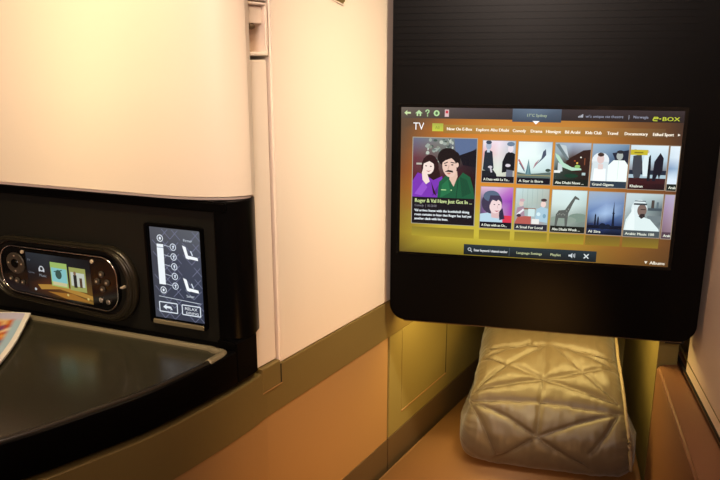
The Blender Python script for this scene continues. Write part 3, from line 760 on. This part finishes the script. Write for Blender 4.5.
def wedding(q):
    q.grad([['#38485c', '#344458', '#283848'], ['#707c84', '#5c6c7c', '#48505c'], ['#8498ac', '#5c7490', '#343c50'], ['#9cb4c8', '#8ca8c0', '#708ca8']])
    q.poly([(.55, .8), (1, .88), (1, .6), (.7, .55)], '#242838')
    q.ell(.24, .62, .24, .24, '#e4ecf0'); q.poly([(.02, .6), (.46, .6), (.52, .14), (.0, .14)], '#d4e0e4'); q.ell(.24, .66, .1, .14, '#dcc4c0'); q.ell(.24, .76, .09, .06, '#40302c'); q.poly([(.08, .44), (.4, .44), (.42, .14), (.06, .14)], '#f4fcfc'); q.rect(.18, .42, .32, .54, '#e0ccc8')
    q.ell(.76, .74, .09, .12, '#a8b0ac'); q.ell(.77, .83, .10, .05, '#2c2c34'); q.poly([(.46, .52), (.6, .64), (.9, .64), (1, .54), (1, .14), (.46, .14)], '#f0fcf8'); q.line(.74, .62, .74, .2, .012, '#cfe0dc')
def group(q):
    q.grad([['#341418', '#2c1418', '#241418'], ['#5c2c2c', '#481c20', '#3c2024'], ['#b8d0dc', '#c0d8e4', '#b4ccdc'], ['#d4e4ec', '#d8ecf4', '#dcecf4']])
    q.rect(0, .34, 1, .44, '#242c3c'); q.rect(0, .26, 1, .34, '#a8c0cc'); q.poly([(0, .26), (1, .26), (1, .14), (0, .14)], '#3c1c20')
    q.poly([(.08, .46), (.08, .76), (.3, .8), (.36, .5), (.3, .26), (.14, .26)], '#40444c'); q.poly([(.38, .3), (.34, .6), (.4, .84), (.5, .84), (.5, .3)], '#dcecf0'); q.poly([(.5, .2), (.5, .74), (.55, .8), (.58, .5), (.58, .2)], '#181c24')
    q.poly([(.64, .2), (.66, .64), (.8, .84), (.9, .72), (.9, .44), (.84, .3), (.84, .2), (.78, .36), (.72, .2)], '#1c1c28'); q.ell(.45, .86, .05, .05, '#c8b8b0'); q.ell(.12, .88, .05, .04, '#b8a8a0')
    q.rect(.0, .78, .46, .90, '#c4b430'); q.rect(.1, .82, .34, .85, '#847820')
def sky(q): q.grad([['#e4ecf4', '#e4ecf4'], ['#dcecf8', '#d8e8f4'], ['#7c98bc', '#9cb8d0'], ['#cfe0ec', '#dceaf4'], ['#e0ecf4', '#e4f0f8']])
def portrait(q):
    q.grad([['#b8c8d4', '#d0d0d8', '#b83848'], ['#5c4c6c', '#c0a0c0', '#a838a8'], ['#6c607c', '#b070c0', '#9438b0'], ['#e0b8d0', '#d8b8d8', '#c078c4']])
    q.rect(.72, .14, 1, .32, '#d83850'); q.poly([(.0, .14), (.0, .34), (.3, .38), (.7, .3), (.7, .14)], '#b8d4e4')
    q.ell(.36, .62, .33, .36, '#403850'); q.ell(.34, .78, .26, .18, '#586880'); q.poly([(.58, .4), (.62, .2), (.78, .24), (.7, .5)], '#302c44')
    q.poly([(.34, .44), (.36, .26), (.6, .24), (.6, .46)], '#d8b8b8'); q.ell(.48, .54, .19, .24, '#ecd4d4', rot=-.15); q.poly([(.26, .66), (.3, .8), (.6, .8), (.68, .62), (.56, .7), (.5, .66), (.36, .70), (.3, .56)], '#403850')
    q.ell(.44, .58, .025, .014, '#302838'); q.ell(.58, .58, .025, .014, '#302838'); q.poly([(.44, .43), (.53, .40), (.61, .44), (.53, .43)], '#b05868'); q.line(.53, .56, .55, .49, .012, '#c8a4a8')
def kitchen(q):
    q.grad([['#b0706c', '#c08078', '#a4a4a0'], ['#9ca4a0', '#a8bcc0', '#8cb4bc'], ['#b8c8c4', '#b0c0b8', '#a4a8a0'], ['#c4dce0', '#bcd0cc', '#b4bcb4']])
    for k in range(5): q.rect(.2+k*.15, .55, .21+k*.15, 1, '#98aca8')
    q.poly([(.02, .2), (.1, .34), (.5, .34), (.5, .14), (0, .14)], '#b45c54'); q.rect(.2, .5, .62, .54, '#946c5c')
    q.ell(.18, .64, .07, .09, '#dcc4bc'); q.ell(.2, .72, .08, .05, '#c8a8b0'); q.poly([(.02, .3), (.06, .54), (.26, .58), (.3, .34)], '#a88c9c'); q.line(.06, .36, .26, .5, .06, '#e8e8ec'); q.ell(.12, .35, .07, .05, '#403440')
    q.ell(.85, .64, .08, .1, '#ecd0c8'); q.ell(.86, .74, .09, .05, '#4c3c3c'); q.poly([(.62, .24), (.66, .52), (.8, .58), (1, .54), (1, .2)], '#a8c8d8'); q.ell(.72, .4, .06, .06, '#d4ecf0'); q.ell(.9, .36, .05, .07, '#7ca4b8'); q.rect(.4, .34, .6, .52, '#cce4e4'); q.rect(.52, .16, .75, .28, '#e8e8e4')
def giraffe(q):
    q.grad([['#6c7870', '#7c8880', '#748078'], ['#98a49c', '#a0aca4', '#788880'], ['#cfe0dc', '#d0e4e0', '#b8ccc8'], ['#d8ece8', '#d8ecec', '#c8e0e0']])
    q.ell(.8, .36, .3, .14, '#7c9084'); q.ell(.35, .3, .4, .12, '#8c9c90')
    q.poly([(.12, .14), (.14, .42), (.22, .52), (.4, .54), (.58, .78), (.66, .88), (.78, .82), (.8, .78), (.68, .80), (.62, .70), (.5, .46), (.48, .14), (.42, .14), (.4, .34), (.22, .34), (.18, .14)], '#5c605c')
    for k in range(7): q.ell(.2+.05*k, .42+.02*(k % 2)+max(0, k-4)*.07, .014, .02, '#90948c')
def mosque(q):
    q.grad([['#0c1020', '#0c1020', '#0c1020'], ['#243050', '#34487c', '#2c3c60'], ['#607cac', '#a4c0e4', '#5c78a4'], ['#8cA4c4', '#88a0c8', '#6c84ac'], ['#a0aec0', '#98acc4', '#8c9cb4']])
    q.rect(0, .14, 1, .22, '#141828'); q.poly([(.2, .2), (.21, .45), (.23, .5), (.25, .45), (.26, .2)], '#182034'); q.poly([(.28, .2), (.29, .40), (.31, .44), (.33, .38), (.34, .2)], '#182034')
    q.poly([(.70, .2), (.715, .62), (.73, .8), (.745, .62), (.78, .2)], '#182034'); q.rect(.70, .5, .765, .53, '#182034'); q.ell(.45, .2, .1, .1, '#182034'); q.ell(.6, .2, .08, .07, '#182034')
def singer(q):
    q.grad([['#808c90', '#8c9898', '#a4acb0'], ['#8c9898', '#98a4a4', '#606c70'], ['#b8c8cc', '#8ca0a0', '#5c686c'], ['#c8d8dc', '#c0d4d8', '#b4c4c8']])
    q.rect(.62, .62, 1, .68, '#48545c'); q.rect(.7, .68, .78, .86, '#4c4440'); q.rect(.84, .68, .9, .82, '#607078'); q.rect(.62, .36, 1, .5, '#707c80')
    q.poly([(.0, .14), (.04, .4), (.2, .62), (.34, .5), (.7, .42), (.96, .2), (.98, .14)], '#dcecec'); q.ell(.38, .66, .22, .26, '#dceaec'); q.ell(.46, .62, .13, .18, '#7c6860'); q.rect(.22, .74, .58, .78, '#384044'); q.rect(.24, .82, .54, .84, '#48525a'); q.poly([(.38, .48), (.46, .42), (.56, .48), (.54, .54), (.44, .54)], '#342c2c'); q.line(.42, .64, .56, .64, .02, '#2c2424')
    q.poly([(.06, .3), (.22, .7), (.28, .44), (.3, .14), (.05, .14)], '#e8f4f4')
def haze(q): q.grad([['#6c5460', '#74606c'], ['#8c7488', '#a08898'], ['#a088a8', '#b09cb4'], ['#b0a4c0', '#b8b0c8']])
tile(0, 0, 'A Date with La Yu...', two_seated); tile(0, 1, 'A Star is Born', tower); tile(0, 2, 'Abu Dhabi News ...', car, '#18201c')
tile(0, 3, 'Grand Gigama', wedding, '#2c3a48'); tile(0, 4, 'Khabran', group, None); tile(0, 5, 'Arab', sky, '#1c2420')
tile(1, 0, 'A Date with an Oc...', portrait); tile(1, 1, 'A Steal For Local', kitchen, '#2c2c38'); tile(1, 2, 'Abu Dhabi Week ...', giraffe, '#1c201c')
tile(1, 3, 'Al Sira', mosque, None); tile(1, 4, 'Arabic Music 100', singer, '#4c5458'); tile(1, 5, 'Arab', haze, '#54404c')

# footwell lamp behind the monitor's lower edge
fl = thing('footwell_lamp', TV.p(.2, -.075, -.09), 'slim warm lamp strip fixed behind the lower edge of the monitor', 'lamp')
obj('diffuser', fbox(TV, .03, .38, -.079, -.073, -.12, -.105), M['lamp'], fl)

# unseen seat added behind the viewer; its high shell keeps cabin light off the footwell
seat_ = thing('shade_seat', (-.27, -.35, 0), 'unseen cream and brown seat, added so its high shell shades the footwell', 'seat')
SF = Frame((-.27, -.30, 0), 13)
obj('shade_shell', prism([SF.xy(u, w) for u, w in ((-.42, 0), (.42, 0), (.42, .04), (-.42, .04))], 0, 1.25, bev=.015), M['cream2'], seat_)
obj('backrest', prism([SF.xy(u, w) for u, w in ((-.28, -.09), (.28, -.09), (.28, -.002), (-.28, -.002))], .40, 1.0, bev=.03), M['cushion'], seat_, smooth=True)
obj('seat_cushion', prism([SF.xy(u, w) for u, w in ((-.28, -.45), (.28, -.45), (.28, -.06), (-.28, -.06))], .30, .45, bev=.03), M['cushion'], seat_, smooth=True)
obj('seat_base', prism([SF.xy(u, w) for u, w in ((-.24, -.40), (.24, -.40), (.24, -.002), (-.24, -.002))], 0, .31), M['darkbronze'], seat_)

# ------------------------------------------------------------------ lights
def area(name, loc, target, size, energy, col, size_y=None, spread=None):
    l = bpy.data.lights.new(name, 'AREA'); l.energy = energy; l.color = col; l.size = size
    if size_y: l.shape = 'RECTANGLE'; l.size_y = size_y
    if spread: l.spread = radians(spread)
    o = bpy.data.objects.new(name, l); COL.objects.link(o); o.location = loc
    o.rotation_euler = (Vector(target)-Vector(loc)).to_track_quat('-Z', 'Y').to_euler(); return o
area('cabin_light', (-.25, -.95, 1.52), (0, .8, 1.05), .35, 17.5, (1, .80, .69))
area('ceiling_light', (-.05, .20, 2.08), (-.25, .65, 1.0), .3, 1.2, (1, .80, .68), spread=80)
area('reading_light', (-.30, .36, 1.62), (-.30, .78, 1.08), .05, .5, (1, .82, .42), spread=50)
area('wall_wash_light', (.26, .50, 1.60), (.02, .97, .88), .08, .95, (1, .86, .58), spread=48)
area('floor_mood_light', (.18, .36, .60), (.0, .93, .60), .12, .34, (1, .46, .12), spread=75)
area('footwell_light', TV.p(.2, -.085, -.105), TV.p(.2, -.5, -.105), .34, 1.0, (1, .74, .24), size_y=.02)
w = bpy.data.worlds.new('World'); SC.world = w; w.use_nodes = True
w.node_tree.nodes['Background'].inputs[0].default_value = (1, .72, .55, 1); w.node_tree.nodes['Background'].inputs[1].default_value = .05

# ------------------------------------------------------------------ camera
cd = bpy.data.cameras.new('camera'); cam = bpy.data.objects.new('camera', cd); COL.objects.link(cam)
cd.sensor_width = 36; cd.lens = 36*700/720; cd.clip_start = .01
cam.location = (0, 0, 1.12); cam.rotation_euler = (radians(90-14.4), 0, 0)
SC.camera = cam
SC.view_settings.view_transform = 'Standard'; SC.view_settings.look = 'None'
SC.view_settings.exposure = 0; SC.view_settings.gamma = 1; SC.view_settings.use_curve_mapping = False
